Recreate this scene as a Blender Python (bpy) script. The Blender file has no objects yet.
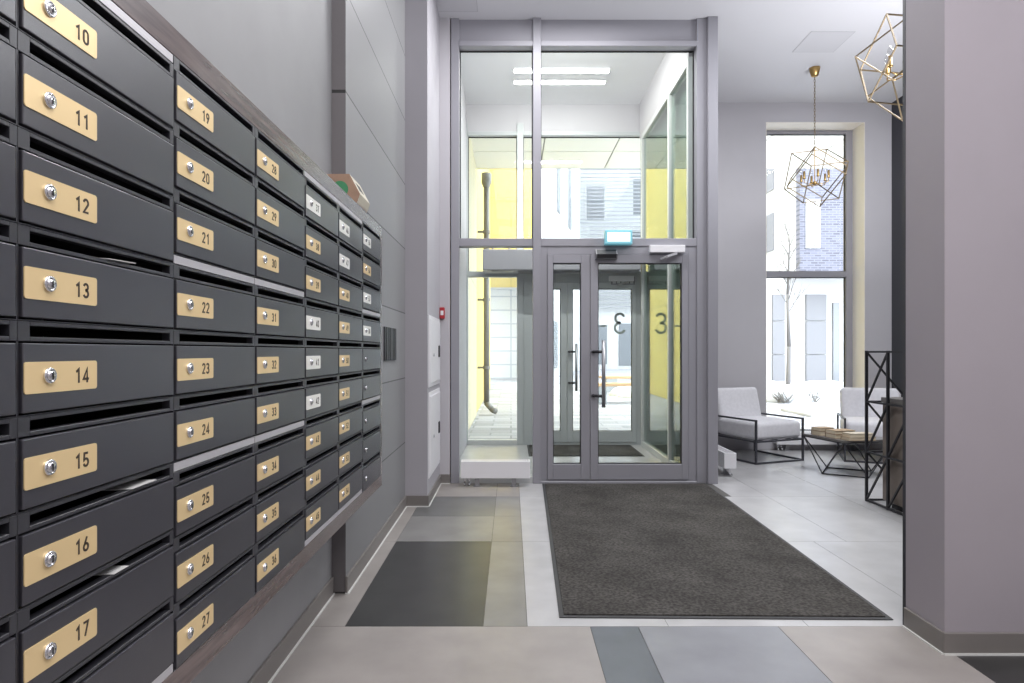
import bpy, bmesh, math, random
from mathutils import Vector, Matrix
random.seed(7)
C = bpy.context.scene
PI = math.pi

# ------------------------------------------------------------------ camera, sky, lamps, exposure
F, CX, HY, H = 626.0, 511.0, 351.5, 1.178
cd = bpy.data.cameras.new('camera')
cam = bpy.data.objects.new('camera', cd)
C.collection.objects.link(cam)
cam.location = (0, 0, H)
cam.rotation_euler = (PI / 2, 0, 0)
cd.sensor_width = 36.0
cd.lens = 36.0 * F / 1024
cd.shift_x = (512 - CX) / 1024
cd.shift_y = (HY - 341.5) / 1024
cd.clip_start = 0.02
C.camera = cam

C.view_settings.view_transform = 'Standard'
C.view_settings.look = 'None'
C.view_settings.use_curve_mapping = False
C.view_settings.gamma = 1.0
C.view_settings.exposure = 0.18
C.cycles.use_denoising = True
C.cycles.max_bounces = 10
C.cycles.diffuse_bounces = 5
C.cycles.transparent_max_bounces = 24
C.cycles.sample_clamp_indirect = 6.0
C.cycles.caustics_reflective = False
C.cycles.caustics_refractive = False

w = bpy.data.worlds.new('overcast_sky')
C.world = w
w.use_nodes = True
bg = w.node_tree.nodes['Background']
bg.inputs[0].default_value = (0.88, 0.93, 1.0, 1)
bg.inputs[1].default_value = 7.2


def lamp(name, loc, sx, sy, power, col=(1, 0.96, 0.92)):
    l = bpy.data.lights.new(name, 'AREA')
    l.shape = 'RECTANGLE'
    l.size, l.size_y = sx, sy
    l.energy = power
    l.color = col
    o = bpy.data.objects.new(name, l)
    o.location = loc
    C.collection.objects.link(o)
    return o


# unseen ceiling lamps above the frame; broad panels added to light the room
lamp('unseen_ceiling_lamp', (0.9, 0.2, 4.13), 2.4, 2.0, 100, (1.0, 0.98, 0.98))
lamp('unseen_ceiling_lamp', (0.9, -1.8, 4.13), 2.4, 1.6, 50, (1.0, 0.975, 0.965))
lamp('unseen_ceiling_lamp', (3.5, 4.6, 4.13), 1.6, 1.6, 110, (0.95, 0.97, 1.0))
lamp('unseen_ceiling_lamp', (0.52, 4.78, 4.13), 1.0, 0.07, 42, (0.98, 0.98, 1.0))
# unseen floating fill lamps added in seating corner and lobby, brightening the ceiling
for x, y, z, sx, sy, p in ((3.7, 4.3, 2.0, 1.0, 1.0, 90), (1.2, 1.0, 2.6, 1.6, 0.5, 42), (0.3, 2.6, 2.9, 1.4, 0.5, 20)):
    up = lamp('ceiling_fill', (x, y, z), sx, sy, p, (0.95, 0.96, 1.0))
    up.rotation_euler = (PI, 0, 0)
# vestibule: unseen fill lamps added over the inner door and the air curtain
v = lamp('vestibule_fill', (0.585, 5.95, 4.2), 1.06, 0.06, 55, (1.0, 1.0, 0.97))
v.rotation_euler = (math.radians(28), 0, 0)
v = lamp('vestibule_upfill', (0.6, 7.68, 2.45), 1.6, 0.2, 13, (1.0, 1.0, 0.97))
v.rotation_euler = (PI, 0, 0)


# ------------------------------------------------------------------ materials
def mat(name, col, rough=0.5, metal=0.0, spec=0.5, noise=0.0, nscale=8.0, bump=0.0, bscale=200.0, emit=None, estr=0.0, detail=4.0):
    m = bpy.data.materials.new(name)
    m.use_nodes = True
    nt = m.node_tree
    b = nt.nodes['Principled BSDF']
    b.inputs['Base Color'].default_value = (*col, 1)
    b.inputs['Roughness'].default_value = rough
    b.inputs['Metallic'].default_value = metal
    b.inputs['Specular IOR Level'].default_value = spec
    if noise or bump:
        tc = nt.nodes.new('ShaderNodeTexCoord')
    if noise:
        n = nt.nodes.new('ShaderNodeTexNoise')
        n.inputs['Scale'].default_value = nscale
        n.inputs['Detail'].default_value = detail
        r = nt.nodes.new('ShaderNodeValToRGB')
        r.color_ramp.elements[0].position = 0.3
        r.color_ramp.elements[1].position = 0.7
        r.color_ramp.elements[0].color = (*[max(0, c * (1 - noise)) for c in col], 1)
        r.color_ramp.elements[1].color = (*[min(1, c * (1 + noise)) for c in col], 1)
        nt.links.new(tc.outputs['Object'], n.inputs['Vector'])
        nt.links.new(n.outputs['Fac'], r.inputs['Fac'])
        nt.links.new(r.outputs['Color'], b.inputs['Base Color'])
    if bump:
        n2 = nt.nodes.new('ShaderNodeTexNoise')
        n2.inputs['Scale'].default_value = bscale
        n2.inputs['Detail'].default_value = 3
        bp = nt.nodes.new('ShaderNodeBump')
        bp.inputs['Strength'].default_value = bump
        bp.inputs['Distance'].default_value = 0.002
        nt.links.new(tc.outputs['Object'], n2.inputs['Vector'])
        nt.links.new(n2.outputs['Fac'], bp.inputs['Height'])
        nt.links.new(bp.outputs['Normal'], b.inputs['Normal'])
    if emit:
        b.inputs['Emission Color'].default_value = (*emit, 1)
        b.inputs['Emission Strength'].default_value = estr
    return m


def glass_mat(name, tint=(0.95, 0.97, 0.96), base=0.008, grazing=0.95):
    m = bpy.data.materials.new(name)
    m.use_nodes = True
    nt = m.node_tree
    for n in list(nt.nodes):
        nt.nodes.remove(n)
    out = nt.nodes.new('ShaderNodeOutputMaterial')
    tr = nt.nodes.new('ShaderNodeBsdfTransparent')
    tr.inputs[0].default_value = (*tint, 1)
    gl = nt.nodes.new('ShaderNodeBsdfGlossy')
    gl.inputs['Roughness'].default_value = 0.0
    lw = nt.nodes.new('ShaderNodeLayerWeight')
    lw.inputs['Blend'].default_value = 0.5
    pw = nt.nodes.new('ShaderNodeMath')
    pw.operation = 'POWER'
    pw.inputs[1].default_value = 5
    ma = nt.nodes.new('ShaderNodeMath')
    ma.operation = 'MULTIPLY_ADD'
    ma.inputs[1].default_value = grazing
    ma.inputs[2].default_value = base
    mx = nt.nodes.new('ShaderNodeMixShader')
    nt.links.new(lw.outputs['Facing'], pw.inputs[0])
    nt.links.new(pw.outputs[0], ma.inputs[0])
    nt.links.new(ma.outputs[0], mx.inputs[0])
    nt.links.new(tr.outputs[0], mx.inputs[1])
    nt.links.new(gl.outputs[0], mx.inputs[2])
    nt.links.new(mx.outputs[0], out.inputs[0])
    return m


def wood_mat(name, c1, c2, rough=0.4, axis='Y', scale=6.0):
    m = mat(name, c1, rough)
    nt = m.node_tree
    b = nt.nodes['Principled BSDF']
    tc = nt.nodes.new('ShaderNodeTexCoord')
    mp = nt.nodes.new('ShaderNodeMapping')
    s = {'X': (1, 14, 14), 'Y': (14, 1, 14), 'Z': (14, 14, 1)}[axis]
    mp.inputs['Scale'].default_value = s
    n = nt.nodes.new('ShaderNodeTexNoise')
    n.inputs['Scale'].default_value = scale
    n.inputs['Detail'].default_value = 6
    r = nt.nodes.new('ShaderNodeValToRGB')
    r.color_ramp.elements[0].position = 0.35
    r.color_ramp.elements[1].position = 0.65
    r.color_ramp.elements[0].color = (*c1, 1)
    r.color_ramp.elements[1].color = (*c2, 1)
    nt.links.new(tc.outputs['Object'], mp.inputs[0])
    nt.links.new(mp.outputs[0], n.inputs['Vector'])
    nt.links.new(n.outputs['Fac'], r.inputs[0])
    nt.links.new(r.outputs[0], b.inputs['Base Color'])
    return m


def grid_mat(name, col, line, sx, sz, plane='XZ', width=0.02, rough=0.6, offset=0.5, rough_var=0.0, noise=0.06, shift=(0, 0)):
    """bricks / panels drawn by a Brick Texture in object coordinates on one plane"""
    m = mat(name, col, rough)
    nt = m.node_tree
    b = nt.nodes['Principled BSDF']
    tc = nt.nodes.new('ShaderNodeTexCoord')
    sp = nt.nodes.new('ShaderNodeSeparateXYZ')
    cb = nt.nodes.new('ShaderNodeCombineXYZ')
    nt.links.new(tc.outputs['Object'], sp.inputs[0])
    for i, ax in enumerate(plane):
        ad = nt.nodes.new('ShaderNodeMath')
        ad.operation = 'ADD'
        ad.inputs[1].default_value = shift[i]
        nt.links.new(sp.outputs['XYZ'.index(ax)], ad.inputs[0])
        nt.links.new(ad.outputs[0], cb.inputs[i])
    br = nt.nodes.new('ShaderNodeTexBrick')
    br.offset = offset
    br.inputs['Scale'].default_value = 1.0
    br.inputs['Mortar Size'].default_value = width
    br.inputs['Mortar Smooth'].default_value = 0.0
    br.inputs['Brick Width'].default_value = sx
    br.inputs['Row Height'].default_value = sz
    br.inputs['Color1'].default_value = (*[c * (1 - noise) for c in col], 1)
    br.inputs['Color2'].default_value = (*[min(1, c * (1 + noise)) for c in col], 1)
    br.inputs['Mortar'].default_value = (*line, 1)
    nt.links.new(cb.outputs[0], br.inputs['Vector'])
    nt.links.new(br.outputs['Color'], b.inputs['Base Color'])
    return m


M = {}
M['wall_grey'] = mat('wall_grey_paint', (0.27, 0.27, 0.275), 0.55, noise=0.06, nscale=3)
M['wall_tile'] = grid_mat('wall_concrete_tile', (0.25, 0.25, 0.255), (0.06, 0.06, 0.06), 60, 0.489, 'YZ', 0.004, 0.5, 0.0, shift=(20, 0.0))
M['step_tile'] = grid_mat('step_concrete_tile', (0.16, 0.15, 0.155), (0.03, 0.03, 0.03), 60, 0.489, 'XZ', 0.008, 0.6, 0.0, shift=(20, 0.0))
M['wall_white'] = mat('wall_white_paint', (0.50, 0.485, 0.51), 0.6, noise=0.02, nscale=2)
M['reveal'] = mat('reveal_cream_daylit', (0.82, 0.77, 0.70), 0.6)  # cream made brighter; daylight falling on the reveal is put into this colour
M['wall_lilac'] = mat('wall_lilac_paint', (0.42, 0.405, 0.435), 0.6, noise=0.03, nscale=2)
M['pillar'] = mat('pillar_paint', (0.36, 0.33, 0.36), 0.6, noise=0.03, nscale=2)
M['wall_dark'] = mat('wall_dark_paint', (0.035, 0.036, 0.045), 0.5)
M['ceiling'] = mat('ceiling_paint', (0.66, 0.655, 0.68), 0.7)
M['hatch'] = mat('ceiling_hatch_paint', (0.60, 0.595, 0.62), 0.7)
M['hatch_rim'] = mat('hatch_rim_paint', (0.48, 0.475, 0.50), 0.7)
M['skirting'] = mat('skirting_taupe', (0.20, 0.185, 0.175), 0.4)
M['caulk'] = mat('caulk_white', (0.7, 0.7, 0.68), 0.5)
M['frame'] = mat('frame_grey_metal', (0.30, 0.295, 0.325), 0.38, 0.0, 0.5)
M['frame_outer'] = mat('frame_outer_hazed', (0.45, 0.47, 0.48), 0.4)  # frame metal lightened; haze and tint of the glass put into the colour
M['frame_dark'] = mat('frame_dark_grey', (0.20, 0.20, 0.215), 0.4)  # darker grey for backings, housings and cable
M['frame_light'] = mat('frame_light_metal', (0.55, 0.56, 0.56), 0.4)
M['gasket'] = mat('black_gasket', (0.02, 0.02, 0.02), 0.6)
M['glass'] = glass_mat('clear_glass')
M['glass_side'] = glass_mat('side_glass', (0.80, 0.88, 0.84), 0.10, 1.0)
M['box'] = mat('mailbox_powder_coat', (0.026, 0.026, 0.032), 0.36, 0.0, 0.8, bump=0.12, bscale=900)
M['door'] = mat('mailbox_door_powder_coat', (0.032, 0.031, 0.039), 0.29, 0.0, 1.0, bump=0.12, bscale=900)
M['slot'] = mat('mailbox_inside', (0.012, 0.012, 0.012), 0.8)
M['brass'] = mat('brushed_brass', (0.86, 0.65, 0.35), 0.38, 0.4)
M['pale_plate'] = mat('brushed_pale_plate', (0.86, 0.85, 0.80), 0.38, 0.2)  # paler plate metal; part of the paleness is reflection put into the colour
M['ink'] = mat('engraved_ink', (0.045, 0.03, 0.02), 0.6)
M['chrome'] = mat('chrome', (0.72, 0.72, 0.74), 0.16, 1.0)
M['steel'] = mat('brushed_steel', (0.36, 0.36, 0.38), 0.35, 0.5)
M['strip'] = mat('aluminium_strip', (0.50, 0.49, 0.51), 0.4, 0.3)
M['wood'] = wood_mat('walnut_laminate', (0.075, 0.052, 0.05), (0.135, 0.098, 0.092), 0.20)
M['wood'].node_tree.nodes['Principled BSDF'].inputs['Specular IOR Level'].default_value = 0.9
M['paper'] = mat('paper', (0.5, 0.5, 0.49), 0.7)
M['mat'] = mat('ribbed_carpet', (0.066, 0.062, 0.058), 0.95, 0, 0.1, noise=0.5, nscale=70, bump=1.0, bscale=320, detail=8)
_nt = M['mat'].node_tree
_b = _nt.nodes['Principled BSDF']
_src = _b.inputs['Base Color'].links[0].from_socket
_n = _nt.nodes.new('ShaderNodeTexNoise')
_n.inputs['Scale'].default_value = 3.2
_n.inputs['Detail'].default_value = 6
_mr = _nt.nodes.new('ShaderNodeMapRange')
_mr.inputs[1].default_value, _mr.inputs[2].default_value, _mr.inputs[3].default_value, _mr.inputs[4].default_value = 0.3, 0.7, 0.72, 1.22
_mx = _nt.nodes.new('ShaderNodeVectorMath')
_mx.operation = 'SCALE'
_tc = _nt.nodes.new('ShaderNodeTexCoord')
_nt.links.new(_tc.outputs['Object'], _n.inputs['Vector'])
_nt.links.new(_n.outputs['Fac'], _mr.inputs[0])
_nt.links.new(_src, _mx.inputs[0])
_nt.links.new(_mr.outputs[0], _mx.inputs['Scale'])
_nt.links.new(_mx.outputs[0], _b.inputs['Base Color'])
M['rubber'] = mat('rubber_edge', (0.04, 0.04, 0.042), 0.6)
M['white_enamel'] = mat('white_enamel', (0.80, 0.79, 0.81), 0.35)
M['black_metal'] = mat('black_metal', (0.022, 0.022, 0.026), 0.45)
M['dark_metal'] = mat('dark_chair_metal', (0.05, 0.05, 0.06), 0.4)
M['fabric'] = mat('grey_white_fabric', (0.70, 0.69, 0.72), 0.9, 0, 0.2, noise=0.05, nscale=30, bump=0.3, bscale=600)
M['gold'] = mat('antique_gold', (0.50, 0.33, 0.13), 0.35, 0.9)
M['gold_dark'] = mat('backlit_gold_wire', (0.22, 0.165, 0.095), 0.45, 0.5)  # gold darkened; the wires' backlit look is put into the colour
M['bulb'] = glass_mat('bulb_glass', (0.93, 0.93, 0.93), 0.08, 0.9)
M['cardboard'] = mat('cardboard', (0.36, 0.235, 0.165), 0.8, noise=0.08, nscale=20)
M['cream_card'] = mat('cream_card', (0.62, 0.58, 0.47), 0.7)
M['green'] = mat('green_print', (0.06, 0.26, 0.12), 0.7)
M['red'] = mat('red_plastic', (0.42, 0.02, 0.03), 0.4)
M['sign_light'] = mat('lit_sign_face', (0.7, 0.95, 0.95), 0.3, emit=(0.62, 1.0, 0.95), estr=1.2)
M['sign_edge'] = mat('sign_teal_edge', (0.22, 0.47, 0.55), 0.3, emit=(0.15, 0.5, 0.6), estr=0.35)
M['led'] = mat('led_diffuser', (1, 1, 1), 0.5, emit=(1, 0.99, 0.95), estr=22.0)
M['desk'] = mat('bronze_desk_panel', (0.20, 0.165, 0.14), 0.35, 0.4, noise=0.15, nscale=2.5)
M['desk_top'] = mat('desk_top_grey', (0.13, 0.12, 0.115), 0.4)
M['table_top'] = mat('table_top_dark', (0.13, 0.125, 0.12), 0.3)
for nm, c in (('book_tan', (0.42, 0.30, 0.19)), ('book_brown', (0.22, 0.14, 0.10)), ('book_cream', (0.60, 0.53, 0.42)),
              ('book_red', (0.33, 0.17, 0.12)), ('book_grey', (0.36, 0.34, 0.31))):
    M[nm] = mat(nm, c, 0.7)
M['pages'] = mat('book_pages', (0.66, 0.58, 0.44), 0.8)
M['tile_light'] = mat('tile_light', (0.45, 0.445, 0.45), 0.28, 0, 0.5, noise=0.10, nscale=5, detail=8)
M['tile_beige'] = mat('tile_beige', (0.31, 0.285, 0.27), 0.34, 0, 0.5, noise=0.10, nscale=5, detail=8)
M['tile_mid'] = mat('tile_mid', (0.21, 0.205, 0.20), 0.30, 0, 0.5, noise=0.14, nscale=5, detail=8)
M['tile_blue'] = mat('tile_blue_grey', (0.24, 0.245, 0.265), 0.32, 0, 0.5, noise=0.12, nscale=4, detail=8)
M['tile_slate'] = mat('tile_slate', (0.12, 0.13, 0.145), 0.32, 0, 0.5, noise=0.12, nscale=5, detail=8)
M['tile_ash'] = mat('tile_ash', (0.13, 0.13, 0.13), 0.3, 0, 0.5, noise=0.14, nscale=5, detail=8)
M['tile_dark'] = mat('tile_dark', (0.040, 0.040, 0.040), 0.30, 0, 0.5, noise=0.18, nscale=6, detail=8)
M['grout'] = mat('grout', (0.11, 0.105, 0.10), 0.9)
# outside
M['paving'] = grid_mat('paving_blocks', (0.34, 0.335, 0.36), (0.22, 0.215, 0.24), 0.6, 0.3, 'XY', 0.012, 0.7, 0.5, noise=0.25)
M['yellow'] = grid_mat('yellow_cladding', (0.62, 0.47, 0.13), (0.46, 0.34, 0.10), 1.2, 1.25, 'XZ', 0.02, 0.5, 0.0, noise=0.02)
M['yellow_side'] = grid_mat('yellow_side_cladding', (0.62, 0.48, 0.14), (0.46, 0.35, 0.10), 1.4, 2.4, 'YZ', 0.02, 0.5, 0.0, noise=0.02)
M['cream_side'] = grid_mat('cream_side_cladding', (0.60, 0.54, 0.36), (0.45, 0.40, 0.27), 1.4, 2.4, 'YZ', 0.02, 0.5, 0.0, noise=0.02)
M['white_facade'] = mat('white_facade', (0.52, 0.52, 0.53), 0.7)
M['white_tile'] = grid_mat('white_facade_tile', (0.50, 0.50, 0.51), (0.36, 0.37, 0.40), 1.2, 0.6, 'XZ', 0.03, 0.6, 0.0, noise=0.03)
M['soffit'] = mat('soffit_panel', (0.86, 0.85, 0.80), 0.6)
M['soffit_joint'] = mat('soffit_joint', (0.25, 0.25, 0.24), 0.7)
M['brick'] = grid_mat('grey_brick', (0.11, 0.11, 0.145), (0.17, 0.17, 0.21), 0.26, 0.085, 'XZ', 0.014, 0.8, 0.5, noise=0.25)
M['facade_grey'] = mat('facade_grey_panel', (0.20, 0.20, 0.22), 0.6)
M['window_dark'] = mat('dark_window_pane', (0.20, 0.21, 0.23), 0.12)
M['louver'] = mat('louver_fin', (0.30, 0.30, 0.33), 0.5)
M['snow'] = mat('snow', (0.56, 0.57, 0.60), 0.8, bump=0.5, bscale=8)
M['bark'] = mat('bark', (0.16, 0.15, 0.15), 0.9)
M['shrub'] = mat('dry_shrub', (0.17, 0.16, 0.15), 0.9)
M['bench_wood'] = wood_mat('bench_wood', (0.36, 0.22, 0.11), (0.5, 0.33, 0.18), 0.5, 'X')
M['concrete'] = mat('concrete', (0.30, 0.31, 0.33), 0.8)
M['pipe'] = mat('zinc_pipe', (0.22, 0.21, 0.20), 0.5, 0.3)
M['decal'] = mat('grey_vinyl_decal', (0.36, 0.37, 0.37), 0.6)


# ------------------------------------------------------------------ mesh helpers
def box(bm, x0, x1, y0, y1, z0, z1, bevel=0.0, seg=2, mi=0, xf=None):
    t = bmesh.new()
    bmesh.ops.create_cube(t, size=1.0)
    for v in t.verts:
        v.co = Vector(((x0 + x1) / 2 + v.co.x * (x1 - x0), (y0 + y1) / 2 + v.co.y * (y1 - y0), (z0 + z1) / 2 + v.co.z * (z1 - z0)))
    if bevel:
        bmesh.ops.bevel(t, geom=t.edges[:] + t.verts[:], offset=bevel, segments=seg, affect='EDGES', profile=0.5)
    _merge(bm, t, mi, xf)


def _merge(bm, t, mi=0, xf=None, smooth=False):
    if xf is not None:
        bmesh.ops.transform(t, matrix=xf, verts=t.verts[:])
    for f in t.faces:
        f.material_index = mi
        if smooth:
            f.smooth = True
    me = bpy.data.meshes.new('tmp')
    t.to_mesh(me)
    t.free()
    bm.from_mesh(me)
    bpy.data.meshes.remove(me)


def bar(bm, p, q, r, r2=None, sides=4, mi=0, roll=0.0, smooth=False):
    """square (4) or round bar from p to q; r is half the width for a square bar"""
    p, q = Vector(p), Vector(q)
    d = q - p
    L = d.length
    if L < 1e-6:
        return
    t = bmesh.new()
    r2 = r if r2 is None else r2
    k = math.sqrt(2) if sides == 4 else 1
    bmesh.ops.create_cone(t, cap_ends=True, segments=sides, radius1=r * k, radius2=r2 * k, depth=L)
    if sides == 4:
        bmesh.ops.rotate(t, cent=(0, 0, 0), matrix=Matrix.Rotation(PI / 4 + roll, 3, 'Z'), verts=t.verts[:])
    for v in t.verts:
        v.co.z += L / 2
    zax = d.normalized()
    up = Vector((0, 0, 1)) if abs(zax.z) < 0.95 else Vector((0, 1, 0))
    xax = up.cross(zax).normalized()
    yax = zax.cross(xax)
    mtx = Matrix((xax, yax, zax)).transposed().to_4x4()
    mtx.translation = p
    _merge(bm, t, mi, mtx, smooth)


def tube(bm, pts, r, sides=8, mi=0):
    for a, b in zip(pts[:-1], pts[1:]):
        bar(bm, a, b, r, r, sides, mi, smooth=True)


def lathe(bm, prof, seg=20, mi=0, xf=None):
    t = bmesh.new()
    rings = []
    for r, z in prof:
        if r < 1e-6:
            rings.append([t.verts.new((0, 0, z))])
        else:
            rings.append([t.verts.new((r * math.cos(2 * PI * i / seg), r * math.sin(2 * PI * i / seg), z)) for i in range(seg)])
    for a, b in zip(rings[:-1], rings[1:]):
        for i in range(seg):
            j = (i + 1) % seg
            if len(a) == 1 and len(b) == 1:
                continue
            if len(a) == 1:
                t.faces.new((a[0], b[j], b[i]))
            elif len(b) == 1:
                t.faces.new((a[i], a[j], b[0]))
            else:
                t.faces.new((a[i], a[j], b[j], b[i]))
    bmesh.ops.recalc_face_normals(t, faces=t.faces[:])
    _merge(bm, t, mi, xf, True)


def prism(bm, pts, vec, mi=0):
    """polygon pts (3D) extruded along vec"""
    t = bmesh.new()
    vec = Vector(vec)
    a = [t.verts.new(p) for p in pts]
    b = [t.verts.new(Vector(p) + vec) for p in pts]
    t.faces.new(a)
    t.faces.new(b[::-1])
    n = len(pts)
    for i in range(n):
        t.faces.new((a[i], b[i], b[(i + 1) % n], a[(i + 1) % n]))
    bmesh.ops.recalc_face_normals(t, faces=t.faces[:])
    _merge(bm, t, mi)


def cushion(bm, x0, x1, y0, y1, z0, z1, r=0.05, puff=0.015, xf=None):
    t = bmesh.new()
    bmesh.ops.create_cube(t, size=1.0)
    sx, sy, sz = x1 - x0, y1 - y0, z1 - z0
    for v in t.verts:
        v.co = Vector((v.co.x * sx, v.co.y * sy, v.co.z * sz))
    bmesh.ops.bevel(t, geom=t.edges[:] + t.verts[:], offset=r, segments=5, affect='EDGES', profile=0.5)
    bmesh.ops.subdivide_edges(t, edges=[e for e in t.edges if e.calc_length() > 0.12], cuts=5, use_grid_fill=True)
    for v in t.verts:
        k = max(0, 1 - (2 * v.co.x / sx) ** 2) * max(0, 1 - (2 * v.co.y / sy) ** 2)
        v.co.z += math.copysign(puff * k, v.co.z)
        v.co += Vector(((x0 + x1) / 2, (y0 + y1) / 2, (z0 + z1) / 2))
    _merge(bm, t, 0, xf, True)


def new():
    return bmesh.new()


def obj(name, bm, mats, parent=None, loc=None):
    me = bpy.data.meshes.new(name)
    bm.to_mesh(me)
    bm.free()
    if not isinstance(mats, (list, tuple)):
        mats = [mats]
    for m in mats:
        me.materials.append(M[m] if isinstance(m, str) else m)
    o = bpy.data.objects.new(name, me)
    C.collection.objects.link(o)
    if parent is not None:
        o.parent = parent
    if loc is not None:
        o.location = loc
    return o


def tag(o, label, cat, group=None, kind=None):
    o['label'] = label
    o['category'] = cat
    if group:
        o['group'] = group
    if kind:
        o['kind'] = kind
    return o


def thing(name, label, cat, loc=(0, 0, 0), rz=0.0, group=None, kind=None):
    o = bpy.data.objects.new(name, None)
    o.empty_display_size = 0.05
    C.collection.objects.link(o)
    o.location = loc
    o.rotation_euler = (0, 0, rz)
    return tag(o, label, cat, group, kind)


def struct(name, bm, mats, label, cat='structure', parent=None):
    o = obj(name, bm, mats, parent)
    if parent is None:
        tag(o, label, cat, kind='structure')
    return o


def dup(root, loc, rz=None, label=None, skip=()):
    r = root.copy()
    C.collection.objects.link(r)
    r.location = loc
    if rz is not None:
        r.rotation_euler = (0, 0, rz)
    if label:
        r['label'] = label

    def rec(src, dst):
        for ch in list(src.children):
            if ch.name.split('.')[0] in skip:
                continue
            c = ch.copy()
            C.collection.objects.link(c)
            c.parent = dst
            rec(ch, c)
    rec(root, r)
    return r


def arc(cx, cy, rx_, ry_, a0, a1, n=10):
    return [(cx + rx_ * math.cos(math.radians(a0 + (a1 - a0) * i / n)), cy + ry_ * math.sin(math.radians(a0 + (a1 - a0) * i / n))) for i in range(n + 1)]


# plain engineering numerals, strokes in a 0.56 x 1 box
DIG = {
    '0': [arc(.28, .72, .22, .22, 0, 180) + arc(.28, .28, .22, .22, 180, 360) + [(.50, .72)]],
    '1': [[(.12, .74), (.36, .93), (.36, 0)]],
    '2': [arc(.28, .71, .22, .23, 170, -35, 12) + [(.06, .065), (.52, .065)]],
    '3': [arc(.27, .73, .21, .21, 160, -90, 12) + [(.22, .52)], [(.22, .52), (.27, .52)] + arc(.27, .285, .23, .235, 90, -160, 12)],
    '4': [[(.40, 0), (.40, .94), (.04, .25), (.56, .25)]],
    '5': [[(.47, .935), (.12, .935), (.09, .50)] + arc(.27, .315, .23, .25, 140, -160, 12)],
    '6': [[(.38, .98), (.10, .42)] + arc(.28, .30, .22, .235, 150, 510, 18)],
    '7': [[(.04, .935), (.50, .935), (.20, 0)]],
    '8': [arc(.28, .73, .19, .205, -90, 270, 18), arc(.28, .285, .23, .225, -90, 270, 18)],
    '9': [[(.18, .02), (.46, .58)] + arc(.28, .70, .22, .235, -30, 330, 18)],
}


def ribbon(bm, pts, wd, y0, y1, sx, sz, ox):
    P = [Vector((p[0] * sx + ox, p[1] * sz)) for p in pts]
    L, Rr = [], []
    n = len(P)
    for i in range(n):
        d0 = (P[i] - P[i - 1]).normalized() if i else (P[1] - P[0]).normalized()
        d1 = (P[i + 1] - P[i]).normalized() if i < n - 1 else d0
        t = d0 + d1
        t = t.normalized() if t.length > 1e-6 else d0
        nn_ = Vector((-t.y, t.x))
        k = wd / 2 / max(0.55, nn_.dot(Vector((-d0.y, d0.x))))
        L.append(P[i] + nn_ * k)
        Rr.append(P[i] - nn_ * k)
    t_ = bmesh.new()
    rows = [[t_.verts.new((a.x, yy, a.y)) for a in A] for A in (L, Rr) for yy in (y0, y1)]
    lf_, lb_, rf_, rb_ = rows
    for i in range(n - 1):
        for a, b_ in ((lf_, rf_), (rb_, lb_), (rf_, rb_), (lb_, lf_)):
            t_.faces.new((a[i], a[i + 1], b_[i + 1], b_[i]))
    t_.faces.new((lf_[0], rf_[0], rb_[0], lb_[0]))
    t_.faces.new((lf_[-1], lb_[-1], rb_[-1], rf_[-1]))
    bmesh.ops.recalc_face_normals(t_, faces=t_.faces[:])
    _merge(bm, t_)


def numeral_mesh(txt, h, depth=0.0003, adv=0.70, stroke=0.155):
    bm = bmesh.new()
    wtot = h * (adv * (len(txt) - 1) + 0.56)
    for i, c in enumerate(txt):
        for st in DIG[c]:
            ribbon(bm, st, h * stroke, -depth, depth, h, h, -wtot / 2 + i * adv * h)
    for v in bm.verts:
        v.co.z -= h / 2
    return bm


# ------------------------------------------------------------------ room shell
CEIL = 4.156
XL, XP = -0.872, -0.805           # niche wall, tiled pilaster
YP0, YP1 = 3.046, 4.757           # pilaster start, white column
XC = -0.636                       # white column side
YD = 5.59                         # entrance glazing, inner face
YO = 7.95                         # outer glazing of the vestibule
YW = 7.50                         # window wall of the seating corner
XR = 4.56                         # dark wall at the right
XV0, XV1 = -0.56, 1.63            # vestibule sides
ZV = 4.30                         # vestibule ceiling

# floor tiles, one mesh
fb = new()
box(fb, -0.95, 4.7, -3.1, 8.02, -0.08, -0.003, mi=6)
TI = {'L': 0, 'B': 1, 'M': 2, 'U': 3, 'S': 4, 'D': 5, 'X': 7}


def tile(x0, x1, y0, y1, k, z=0.0):
    g = 0.0012
    box(fb, x0 + g, x1 - g, y0 + g, y1 - g, -0.01, z, mi=TI[k])


def row(y0, y1, cells):
    for (x0, x1, k) in cells:
        tile(x0, x1, y0, y1, k)


for y in (-3.317, -2.117, -0.917, 0.283):
    row(y, y + 1.2, [(-0.95 + 0.6 * i, -0.95 + 0.6 * (i + 1), random.choice('BBMB')) for i in range(9)])
row(1.483, 2.683, [(-0.95, -0.86, 'B'), (-0.86, 0.339, 'B'), (0.339, 0.544, 'S'), (0.544, 1.144, 'U'), (1.144, 1.725, 'B'),
                   (1.725, 2.33, 'D'), (2.33, 2.93, 'B'), (2.93, 3.53, 'B'), (3.53, 4.65, 'B')])
row(2.683, 3.883, [(-0.95, -0.712, 'B'), (-0.712, -0.12, 'D'), (-0.12, 0.07, 'M'), (0.07, 0.676, 'L'), (0.676, 1.276, 'L'), (1.276, 1.876, 'L'),
                   (1.876, 2.476, 'L'), (2.476, 3.076, 'L'), (3.076, 3.676, 'L'), (3.676, 4.65, 'L')])
row(3.883, 4.48, [(-0.95, -0.712, 'B'), (-0.712, -0.12, 'M'), (-0.12, 0.07, 'M')])
row(4.48, 5.083, [(-0.95, -0.712, 'B'), (-0.712, -0.12, 'X'), (-0.12, 0.07, 'M')])
row(3.883, 5.083, [(0.07, 0.68, 'L'), (0.68, 1.48, 'L'), (1.48, 2.08, 'L'), (2.08, 2.68, 'L'), (2.68, 3.28, 'L'), (3.28, 3.88, 'L'), (3.88, 4.65, 'L')])
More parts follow.
